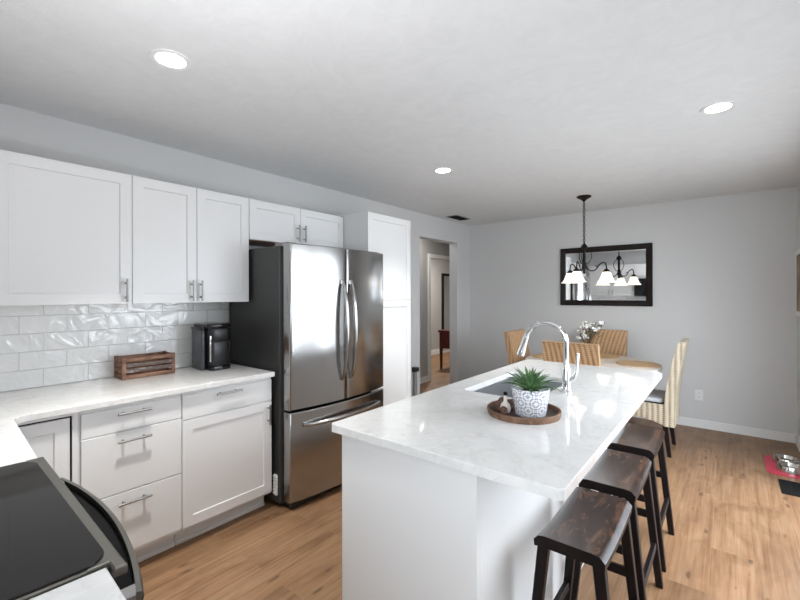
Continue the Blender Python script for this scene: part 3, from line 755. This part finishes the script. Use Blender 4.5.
# tray with pot and ornaments
TX, TY = 2.310, 1.690; TZ = IZ
t = thing('tray', 'round brown wooden tray with raised rim on the island', 'tray', (TX, TY, TZ))
b = BM(); lathe(b, [(.0, .010), (.139, .010), (.142, .026), (.150, .027), (.151, .018), (.146, .0), (0, 0)], (0, 0, 0), 48); obj('rim', b, M['tray'], t, True, local=True)
b = BM(); lathe(b, [(0, .0135), (.1385, .0135), (.1385, .0098), (0, .0098)], (0, 0, 0), 40); obj('bottom', b, M['tray_in'], t, True, local=True)
px_, py_ = 2.352, 1.662; PZ = TZ + .0137
t = thing('plant_pot', 'white tapered pot with grey diamond pattern holding a spiky green plant', 'potted plant', (px_, py_, PZ))
b = BM(); lathe(b, [(0, 0), (.057, 0), (.060, .003), (.0755, .102), (.0765, .110), (.072, .111), (.069, .100), (0, .096)], (0, 0, 0), 40); obj('pot', b, M['pot'], t, True, local=True)
b = BM(); lathe(b, [(0, .098), (.0655, .098), (.066, .0962), (0, .0958)], (0, 0, 0), 28); obj('soil', b, M['soil'], t, True, local=True)
b = BM()
def leaf(b, az, el, ln, wd, z0=.098):
    n = 7; L_ = []; d = Vector((math.cos(az), math.sin(az), 0)); sd = Vector((-math.sin(az), math.cos(az), 0))
    for k in range(n + 1):
        s = k / n; e_ = el - .38 * s * s * (1.2 - el / 1.6)
        ps = d * (.008 + ln * s * math.cos(e_)) + Vector((0, 0, z0 + ln * s * math.sin(e_)))
        w_ = wd * (1 - s) ** .75 * (.75 + .6 * s)
        up = Vector((0, 0, 1)) * math.cos(e_) - d * math.sin(e_)
        L_.append((b.verts.new(ps - sd * w_ + up * w_ * .5), b.verts.new(ps), b.verts.new(ps + sd * w_ + up * w_ * .5), b.verts.new(ps - up * .004 * (1 - s) - up * .0006)))
    for a, c in zip(L_, L_[1:]):
        for i, j in ((0, 1), (1, 2), (2, 3), (3, 0)): b.faces.new((a[i], a[j], c[j], c[i]))
for i in range(38):
    f = i / 38; el = .40 + 1.05 * f
    leaf(b, i * 2.39996 + .3, el,   .118 - .022 * f + random.uniform(-.012, .012), .0135 - .002 * f)
bmesh.ops.recalc_face_normals(b, faces=b.faces[:]); obj('foliage', b, M['leaf'], t, True, local=True)
# ornaments on the tray
def ball(b, c, r, seg=14):
    bmesh.ops.create_uvsphere(b, u_segments=seg, v_segments=10, radius=r, matrix=Matrix.Translation(c)); return b
cones = [(-.085, -.062, .021), (-.040, -.108, .018), (-.100, -.014, .018), (-.108, .028, .019), (-.058, .0, .020)]
clab = ['brown cone ornament on the tray at the left of the pot', 'brown cone ornament nearest the front rim of the tray', 'brown cone ornament by the left rim of the tray', 'brown cone ornament at the far left rim of the tray', 'brown cone ornament pressed against the pot']
for (dx, dy, r), lb in zip(cones, clab):
    b = BM()
    rings = 6
    for k in range(rings):
        s = k / (rings - 1); rr = r * (.55 + .45 * math.sin(PI * (.15 + .75 * s))) * (1.0 if k < rings - 1 else .5)
        for q in range(8):
            a = 2 * PI * q / 8 + k * .4
            ball(b, (rr * .62 * math.cos(a), rr * .62 * math.sin(a), r * .38 + s * r * 1.25), r * .34, 6)
    ball(b, (0, 0, r * .95), r * .8, 8)
    o = obj('pine_cone', b, M['bead'], None, True, local=True); o.location = (TX + dx, TY + dy, TZ + .0142); tag(o, lb, 'ornament', 'brown cones on the tray')
t = thing('figurine', 'small cream bird ornament with a dark head on the tray', 'ornament', (TX - .062, TY - .058 + .0, TZ + .0140))
b = BM(); lathe(b, [(0, 0), (.019, .001), (.023, .018), (.018, .034), (.008, .045), (.0065, .062), (.0055, .070), (0, .072)], (0, 0, 0), 18); obj('body', b, M['cream'], t, True, local=True)
b = BM(); ball(b, (0, 0, .077), .0085); tube(b, [(0.004, -.004, .077), (.014, -.012, .074)], [.004, .001], 8); obj('head', b, M['gap'], t, True, local=True)
t.location = (TX - .052, TY - .064, TZ + .0142)

# ---------------------------------------------------------------- stools
def make_stool(loc, label):
    t = thing('bar_stool', label, 'stool', loc, 0, 'saddle stools along the island')
    hw, hl = .112, .225; top = .612; th = .038
    b = BM(); nx, ny = 14, 16; gt = []; gb = []
    for j in range(ny + 1):
        v = -1 + 2 * j / ny
        rt = []; rb = []
        for i in range(nx + 1):
            u = -1 + 2 * i / nx
            z = top - .014 * (1 - v * v) * 1.0
            e = abs(u); dz_ = 0
            if e > .66: q = (e - .66) / .34; dz_ = .020 * (1 - math.sqrt(max(0, 1 - q * q)))
            # saddle: concave along the length, softly rounded long edges
            rt.append(b.verts.new((u * hw, v * hl, z - dz_))); rb.append(b.verts.new((u * hw * .985, v * hl, z - th - .2 * dz_)))
        gt.append(rt); gb.append(rb)
    for j in range(ny):
        for i in range(nx):
            b.faces.new((gt[j][i], gt[j][i + 1], gt[j + 1][i + 1], gt[j + 1][i])); b.faces.new((gb[j][i], gb[j + 1][i], gb[j + 1][i + 1], gb[j][i + 1]))
        for i in (0, nx): b.faces.new((gt[j][i], gt[j + 1][i], gb[j + 1][i], gb[j][i]))
    for i in range(nx):
        for j in (0, ny): b.faces.new((gt[j][i], gt[j][i + 1], gb[j][i + 1], gb[j][i]))
    bmesh.ops.recalc_face_normals(b, faces=b.faces[:]); b.normal_update()
    for f in b.faces:
        if f.normal.z < .6: f.material_index = 1
    so = obj('seat', b, M['seatwood'], t, True, local=True); so.data.materials.append(M['legwood'])
    T = lambda z: (.086 + (.146 - .086) * (1 - z / .58), .192 + (.205 - .192) * (1 - z / .58))
    for sx in (-1, 1):
        for sy in (-1, 1):
            b = BM(); x1, y1 = T(.578); x0, y0 = T(0)
            beam(b, (sx * x0, sy * y0, 0), (sx * x1, sy * y1, .578 - (.0 if True else 0)), .030, .030, .036, .036); obj('leg', b, M['legwood'], t, local=True)
    for sy in (-1, 1):
        x, y = T(.34); b = BM(); box(b, -x, x, sy * y - .010, sy * y + .010, .325, .358, .002); obj('stretcher', b, M['legwood'], t, local=True)
    for sx in (-1, 1):
        x, y = T(.20); b = BM(); box(b, sx * x - .010, sx * x + .010, -y, y, .185, .218, .002); obj('stretcher', b, M['legwood'], t, local=True)
    return t
s0 = make_stool((2.582, 1.605, 0), 'dark wood saddle stool nearest the front corner of the island')
dup(s0, (2.580, 2.145, 0), 0, 'dark wood saddle stool in the middle of the row of three')
dup(s0, (2.578, 2.705, 0), 0, 'dark wood saddle stool farthest along, beside the rightmost wicker chair')

# ---------------------------------------------------------------- dining table and chairs
DX, DY = 1.90, 4.42
t = thing('dining_table', 'round pale wood dining table under the chandelier', 'table', (DX, DY, 0))
b = BM(); lathe(b, [(0, .72), (.60, .72), (.615, .727), (.62, .735), (.615, .747), (.605, .75), (0, .75)], (0, 0, 0), 64); obj('tabletop', b, M['tabletop'], t, True, local=True)
b = BM(); lathe(b, [(0, .72), (.10, .72), (.10, .68), (.06, .64), (.05, .5), (.075, .35), (.085, .25), (.06, .17), (.09, .10), (0, .10)], (0, 0, 0), 28); obj('pedestal', b, M['legwood'], t, True, local=True)
for k in range(4):
    a = PI / 4 + k * PI / 2; b = BM()
    tube(b, [(.05 * math.cos(a), .05 * math.sin(a), .16), (.2 * math.cos(a), .2 * math.sin(a), .13), (.32 * math.cos(a), .32 * math.sin(a), .03), (.37 * math.cos(a), .37 * math.sin(a), .022)], [.035, .032, .024, .022], 10); obj('foot', b, M['legwood'], t, True, local=True)
def make_chair(loc, rz, label, wk, name='dining_chair'):
    """woven parsons chair, facing local +x; origin on the floor at the seat centre"""
    t = thing(name, label, 'chair', loc, rz, 'wicker chairs at the dining table')
    hw = .225
    # seat box with arched skirt
    b = BM(); n = 12
    def skirt(p0, p1):
        top = []; bot = []
        for k in range(n + 1):
            s = k / n; x = p0[0] + (p1[0] - p0[0]) * s; y = p0[1] + (p1[1] - p0[1]) * s
            top.append(b.verts.new((x, y, .455))); bot.append(b.verts.new((x, y, .265 + .055 * math.sin(PI * s))))
        for k in range(n): b.faces.new((bot[k], bot[k + 1], top[k + 1], top[k]))
    c = [(-.225, -hw), (.23, -hw), (.23, hw), (-.225, hw)]
    for i in range(4): skirt(c[i], c[(i + 1) % 4])
    f = [b.verts.new((x, y, .455)) for x, y in c]; b.faces.new(f)
    f = [b.verts.new((x, y, .335)) for x, y in c]; b.faces.new(f[::-1])
    bmesh.ops.remove_doubles(b, verts=b.verts[:], dist=.0005)
    bmesh.ops.recalc_face_normals(b, faces=b.faces[:]); obj('seat', b, wk, t, local=True)
    # curved back, rolled over at the top
    b = BM(); prof = []
    zz = [.27, .36, .46, .56, .66, .76, .85, .92, .965, .99]
    def off(z): q = max(0, (z - .42) / .58); return -.235 - .088 * q ** 1.7
    front = [(off(z) + .022 + .02 * (1 - (z - .27) / .72), z) for z in zz]
    back = [(off(z) - .042 + .012 * max(0, (z - .8) / .2), z) for z in zz]
    tip = off(.99)
    prof = front + [(tip + .012, 1.006), (tip - .012, 1.012), (tip - .036, 1.004)] + back[::-1]
    vs = [[b.verts.new((x, y, z)) for x, z in prof] for y in (-hw - .003, -hw + .012, 0, hw - .012, hw + .003)]
    for row, s in ((0, .96), (4, .96)):
        pass
    m_ = len(prof)
    for a, c2 in zip(vs, vs[1:]):
        for i in range(m_): b.faces.new((a[i], a[(i + 1) % m_], c2[(i + 1) % m_], c2[i]))
    b.faces.new(vs[0]); b.faces.new(vs[-1][::-1])
    bmesh.ops.recalc_face_normals(b, faces=b.faces[:]); obj('backrest', b, wk, t, True, local=True)
    for sx, sy in ((1, 1), (1, -1), (-1, 1), (-1, -1)):
        b = BM(); beam(b, (sx * (.20 if sx > 0 else .235), sy * .195, 0), (sx * .195, sy * .195, .335), .030, .030, .042, .042); obj('leg', b, M['legwood'], t, local=True)
    b = BM(); rprism(b, -.19, .215, -.205, .205, .4555, .50, .04, .014); cu = obj('cushion', b, M['cushion'], t, True, local=True)
    b = BM(); rprism(b, -.195, .22, -.21, .21, .4552, .468, .04, .003); obj('cushion_piping', b, M['cushion_dark'], cu, True, local=True)
    return t
make_chair((2.352, 4.46, 0), PI, 'wicker dining chair with daylight painted into its paler colour, side-on at the right end of the table', M['wicker_lit'])
c0 = make_chair((1.93, 3.985, 0), PI / 2, 'honey wicker chair with its back to the island, in front of the flowers', M['wicker'])
dup(c0, (1.875, 4.88, 0), -PI / 2, 'honey wicker chair against the far wall side of the table, below the mirror')
dup(c0, (1.415, 4.47, 0), 0, 'honey wicker chair at the left end of the table, behind the faucet')
def placemat(x, y, label):
    b = BM(); lathe(b, [(0, 0), (.19, 0), (.192, .003), (.19, .006), (0, .006)], (0, 0, 0), 40)
    o = obj('placemat', b, M['placemat'], None, True, local=True); o.location = (x, y, .7505); tag(o, label, 'placemat', 'round woven placemats on the dining table')
placemat(2.315, 4.50, 'round woven placemat before the rightmost wicker chair')
placemat(1.49, 4.47, 'round woven placemat before the leftmost wicker chair')
placemat(1.90, 4.84, 'round woven placemat before the wicker chair below the mirror')
placemat(1.91, 4.01, 'round woven placemat before the wicker chair backing onto the island')
VX, VY = 1.865, 4.50
t = thing('flower_vase', 'vase of small white flowers and grey-green sprigs on the dining table', 'vase of flowers', (VX, VY, .7505))
b = BM(); lathe(b, [(0, 0), (.045, 0), (.052, .02), (.05, .08), (.038, .14), (.042, .16), (.038, .16), (.034, .14), (0, .13)], (0, 0, 0), 24); obj('vase', b, M['vase'], t, True, local=True)
bs = BM(); heads = []; bl = BM()
for i in range(34):
    a = random.uniform(0, 2 * PI); sp = random.uniform(.02, .16); h = random.uniform(.22, .37) + .03 * (math.cos(a) > 0)
    e = Vector((sp * math.cos(a), sp * math.sin(a), h)); mid = Vector((sp * .35 * math.cos(a), sp * .35 * math.sin(a), h * .65))
    tube(bs, [(0, 0, .12), mid, e], .002, 5)
    if i % 3 != 1:
        bf = BM(); heads.append(bf)
        for q in range(7):
            o_ = Vector((random.uniform(-1, 1), random.uniform(-1, 1), random.uniform(-.6, .8))) * .018
            bmesh.ops.create_icosphere(bf, subdivisions=1, radius=random.uniform(.008, .014), matrix=Matrix.Translation(e + o_))
    for q in range(7):
        s = random.uniform(.45, 1); p = mid.lerp(e, s) if s > .5 else mid
        d = Vector((random.uniform(-1, 1), random.uniform(-1, 1), random.uniform(-.2, .9))).normalized()
        sd = d.cross(Vector((0, 0, 1))).normalized() * .008; ln = random.uniform(.03, .055)
        v = [bl.verts.new(p), bl.verts.new(p + d * ln * .5 + sd), bl.verts.new(p + d * ln), bl.verts.new(p + d * ln * .5 - sd)]; bl.faces.new(v)
obj('stems', bs, M['twig'], t, True, local=True); [obj('flower', bf, M['flower'], t, True, local=True) for bf in heads]; obj('leaves', bl, M['flowergreen'], t, local=True)

# ---------------------------------------------------------------- chandelier
HX, HY = 1.824, 4.524
t = thing('chandelier', 'dark bronze three-arm chandelier with lit frosted glass shades above the dining table', 'chandelier', (HX, HY, ZC))
b = BM(); lathe(b, [(0, 0), (.068, 0), (.072, -.008), (.066, -.016), (.04, -.03), (.018, -.045), (.008, -.06), (0, -.062)], (HX, HY, ZC), 28); obj('canopy', b, M['bronze'], t, True)
b = BM(); z = ZC - .055; k = 0
while z > 1.955:
    pts = []
    for q in range(12):
        a = 2 * PI * q / 12; u = .0105 * math.cos(a); vv = .017 * math.sin(a)
        pts.append((HX + (u if k % 2 else 0), HY + (0 if k % 2 else u), z - .013 + vv))
    tube(b, pts, .0036, 6, True); z -= .026; k += 1
obj('chain', b, M['bronze'], t, True)
b = BM(); lathe(b, [(0, 1.962), (.006, 1.958), (.010, 1.945), (.028, 1.925), (.034, 1.905), (.024, 1.895), (.014, 1.885), (.014, 1.74), (.022, 1.72), (.026, 1.70), (.018, 1.68), (.012, 1.665), (.016, 1.65), (.008, 1.635), (0, 1.63)], (HX, HY, 0), 24); obj('column', b, M['bronze'], t, True)
def cr_spline(P_, n=8):
    P_ = [Vector(p) for p in P_]; Q = [P_[0] * 2 - P_[1]] + P_ + [P_[-1] * 2 - P_[-2]]; out = []
    for i in range(1, len(Q) - 2):
        for k in range(n):
            s = k / n; a, b_, c, d = Q[i - 1:i + 3]
            out.append(.5 * ((2 * b_) + (c - a) * s + (2 * a - 5 * b_ + 4 * c - d) * s * s + (3 * b_ - 3 * c + d - a) * s ** 3))
    out.append(P_[-1]); return out
yaw = math.radians(YAW)
for k in range(3):
    a = yaw + math.radians(-24.1 + 11 + 120 * k); ca, sa = math.cos(a), math.sin(a); P3 = lambda r, z: (HX + r * ca, HY + r * sa, z)
    b = BM()
    tube(b, cr_spline([P3(.012, 1.72), P3(.05, 1.668), P3(.105, 1.672), P3(.15, 1.73), P3(.195, 1.745), P3(.212, 1.70), P3(.212, 1.672)]), .0062, 8)
    tube(b, cr_spline([P3(.012, 1.90), P3(.055, 1.87), P3(.072, 1.81), P3(.045, 1.75), P3(.02, 1.735), P3(.016, 1.75)]), .004, 7)
    tube(b, cr_spline([P3(.105, 1.672), P3(.125, 1.69), P3(.118, 1.712), P3(.102, 1.706)]), .004, 7)
    arm = obj('arm', b, M['bronze'], t, True)
    b = BM(); lathe(b, [(0, .018), (.010, .018), (.022, .008), (.036, -.010), (.036, -.016), (0, -.016)], P3(.212, 1.664), 20); obj('shade_cap', b, M['bronze'], arm, True)
    b = BM(); lathe(b, [(.028, 0), (.036, -.006), (.050, -.040), (.060, -.072), (.076, -.098), (.092, -.112), (.090, -.112), (.073, -.096), (.057, -.071), (.047, -.040), (.030, -.006)], P3(.212, 1.655), 28); obj('lamp_shade', b, M['shade'], arm, True)
    b = BM(); ball(b, P3(.212, 1.59), .026); obj('bulb', b, M['bulb'], arm, True)
    l = D.lights.new('chandelier_bulb', 'POINT'); l.energy = CHAND_W; l.shadow_soft_size = .025; l.color = (1, .95, .86)
    o = D.objects.new('chandelier_bulb', l); COL.objects.link(o); o.location = P3(.212, 1.585)

# wall mirror
t = thing('wall_mirror', 'rectangular wall mirror in a wide dark brown frame on the far wall', 'mirror', (1.82, YF, 1.64))
MX0, MX1, MZ0, MZ1 = 1.315, 2.325, 1.282, 1.998; fw = .068
b = BM(); box(b, MX0 + fw - .005, MX1 - fw + .005, YF - .016, YF - .010, MZ0 + fw - .005, MZ1 - fw + .005); obj('mirror_glass', b, M['mirror'], t)
b = BM()
oo = [(MX0, MZ0), (MX1, MZ0), (MX1, MZ1), (MX0, MZ1)]
def off4(d): return [(MX0 + d, MZ0 + d), (MX1 - d, MZ0 + d), (MX1 - d, MZ1 - d), (MX0 + d, MZ1 - d)]
rg = [[b.verts.new((x, YF - dy, z)) for x, z in off4(d)] for d, dy in ((0, .001), (0, .026), (.012, .036), (.045, .030), (fw - .006, .022), (fw, .012))]
for a, c in zip(rg, rg[1:]):
    for i in range(4): b.faces.new((a[i], a[(i + 1) % 4], c[(i + 1) % 4], c[i]))
bmesh.ops.recalc_face_normals(b, faces=b.faces[:]); obj('frame', b, M['frame'], t)

# ---------------------------------------------------------------- wall and ceiling fittings
def downlight(x, y, label, k=1.0):
    t = thing('ceiling_light', label, 'ceiling light', (x, y, ZC), 0, 'recessed ceiling lights')
    b = BM(); lathe(b, [(.058, -.004), (.078, -.006), (.082, -.0005), (.058, -.0005)], (0, 0, 0), 36); obj('trim_ring', b, M['white_plastic'], t, True, local=True)
    b = BM(); lathe(b, [(0, -.0035), (.0585, -.0035), (.0585, -.001), (0, -.001)], (0, 0, 0), 36); obj('diffuser', b, M['led'], t, True, local=True)
    l = D.lights.new('downlight', 'AREA'); l.shape = 'DISK'; l.size = .14; l.energy = LAMP_W * k; l.color = (1, .98, .95); l.spread = math.radians(80)
    o = D.objects.new('downlight', l); COL.objects.link(o); o.location = (x, y, ZC - .012)
downlight(*SPOTS[0], 'lit recessed ceiling light in front of the left wall cabinets', 1.1)
downlight(*SPOTS[1], 'lit recessed ceiling light farthest right, over the walkway beside the stools', .3)
downlight(*SPOTS[2], 'lit recessed ceiling light between the refrigerator and island, nearest the vent', .8)
t = thing('ceiling_vent', 'dark rectangular ceiling vent by the left wall near the doorway', 'vent', (.20, 4.74, ZC))
b = BM(); box(b, .12, .28, 4.56, 4.92, ZC - .005, ZC - .0005, .001); obj('frame', b, M['steel_dark'], t)
for k in range(7):
    b = BM(); box(b, .134 + k * .02, .146 + k * .02, 4.58, 4.90, ZC - .010, ZC - .005, .001); obj('slat', b, M['gap'], t)
t = thing('wall_outlet', 'white electrical outlet low on the far wall right of the rightmost chair', 'outlet', (2.745, YF, .345))
b = BM(); box(b, 2.709, 2.781, YF - .006, YF - .0002, .289, .401, .002); obj('cover_plate', b, M['white_plastic'], t)
for z in (.325, .366):
    b = BM(); prism(b, [(2.745 + .016 * math.cos(a * PI / 8), z + .017 * math.sin(a * PI / 8)) for a in range(16)], 0, .003)
    for v in b.verts: v.co = Vector((v.co.x, YF - .006 - v.co.z, v.co.y))
    bmesh.ops.recalc_face_normals(b, faces=b.faces[:]); s = obj('socket', b, M['white_plastic'], t)
    b = BM(); box(b, 2.737, 2.739, YF - .0098, YF - .0088, z - .004, z + .006); box(b, 2.750, 2.752, YF - .0098, YF - .0088, z - .004, z + .006); obj('slots', b, M['gap'], s)
t = thing('picture_frame', 'white-framed brown picture on the right wall at the photo edge', 'picture', (XR, 5.06, 1.52))
b = BM()
for a in ((4.74, 4.785), (5.345, 5.392)): box(b, XR - .014, XR - .0005, a[0], a[1], 1.215, 1.825, .003)
for a in ((1.215, 1.26), (1.78, 1.825)): box(b, XR - .0135, XR - .0006, 4.741, 5.391, a[0], a[1], .003)
obj('frame', b, M['white_plastic'], t)
b = BM(); box(b, XR - .008, XR - .002, 4.78, 5.35, 1.255, 1.785); obj('picture', b, M['art'], t)
# post beside the doorway
t = thing('gate_post', 'slim grey upright with a black cap against the wall left of the doorway', 'gate', (.03, 4.0, 0))
b = BM(); tube(b, [(.032, 4.0, .03), (.032, 4.0, .49)], .022, 14); obj('rolled_mesh', b, M['greymesh'], t, True)
b = BM(); box(b, .0005, .066, 3.965, 4.035, .49, .545, .006); obj('cap', b, M['black'], t)
b = BM(); box(b, .0155, .06, 3.972, 4.028, 0, .03, .004); obj('base', b, M['black'], t)

# ---------------------------------------------------------------- floor things at the right
t = thing('floor_vent', 'black floor register on the planks near the right wall', 'vent', (3.37, 4.13, 0))
b = BM(); box(b, 3.285, 3.44, 3.985, 4.275, .0003, .006, .002); obj('frame', b, M['gap'], t)
for k in range(8):
    b = BM(); box(b, 3.306 + k * .0166, 3.316 + k * .0166, 4.0, 4.26, .006, .008); obj('slat', b, M['gap'], t)
b = BM(); prism(b, rrect(3.228, 3.482, 4.37, 4.84, .06), .0005, .006, .001); 
o = obj('pet_mat', b, M['red'], None, loc=(3.35, 4.6, 0))
tag(o, 'pink-red pet feeding mat on the floor in the right corner', 'pet mat')
def bowl(x, y, label, food):
    t = thing('pet_bowl', label, 'bowl', (x, y, .0064), 0, 'steel bowls on the pink mat')
    b = BM(); lathe(b, [(0, .008), (.05, .008), (.060, .02), (.070, .045), (.078, .047), (.080, .043), (.086, .004), (.086, 0), (0, 0)], (0, 0, 0), 32); obj('bowl', b, M['bowl'], t, True, local=True)
    b = BM(); lathe(b, [(0, .024), (.04, .022), (.0625, .020), (.0625, .018), (0, .018)], (0, 0, 0), 24); obj('food', b, food, t, True, local=True)
bowl(3.365, 4.70, 'shiny steel pet bowl at the far end of the pink mat', M['kibble'])
bowl(3.375, 4.51, 'shiny steel pet bowl at the near end of the pink mat', M['bowl'])

# ---------------------------------------------------------------- hall things
t = thing('side_table', 'dark red wooden table in the room beyond the doorway', 'table', (-1.17, 6.94, 0))
b = BM(); box(b, -1.34, -1.00, 6.58, 7.30, .70, .74, .004); obj('tabletop', b, M['redwood'], t)
b = BM(); box(b, -1.32, -1.02, 6.60, 7.28, .40, .70, .002); obj('apron', b, M['redwood'], t)
for x in (-1.295, -1.045):
    for y in (6.625, 7.255):
        b = BM(); beam(b, (x, y, 0), (x, y, .40), .035, .035, .05, .05); obj('leg', b, M['redwood'], t)
t = thing('floor_mirror', 'tall dark-framed mirror on the wall beyond the doorway', 'mirror', (-2.42, 8.75, 0))
b = BM()
for a in ((8.40, 8.46), (9.14, 9.20)): box(b, -2.435 + .0005, -2.395, a[0], a[1], .12, 1.93, .003)
for a in ((.12, .18), (1.87, 1.93)): box(b, -2.4344, -2.396, 8.401, 9.199, a[0], a[1], .003)
obj('frame', b, M['frame'], t)
b = BM(); box(b, -2.425, -2.415, 8.455, 9.145, .175, 1.875); obj('mirror_glass', b, M['mirror'], t)
l = D.lights.new('hall_fill', 'AREA'); l.shape = 'DISK'; l.size = .3; l.energy = HALL_FILL_W; l.color = (1, .95, .88)  # unseen light added to brighten the room beyond the doorway
o = D.objects.new('hall_fill', l); COL.objects.link(o); o.location = (-1.6, 7.2, ZC - .03)
l = D.lights.new('hall_fill', 'AREA'); l.shape = 'DISK'; l.size = .25; l.energy = HALL_FILL_W * .15; l.color = (1, .95, .88)  # weaker added fill for the passage just behind the doorway
o = D.objects.new('hall_fill', l); COL.objects.link(o); o.location = (-.48, 5.0, ZC - .03)
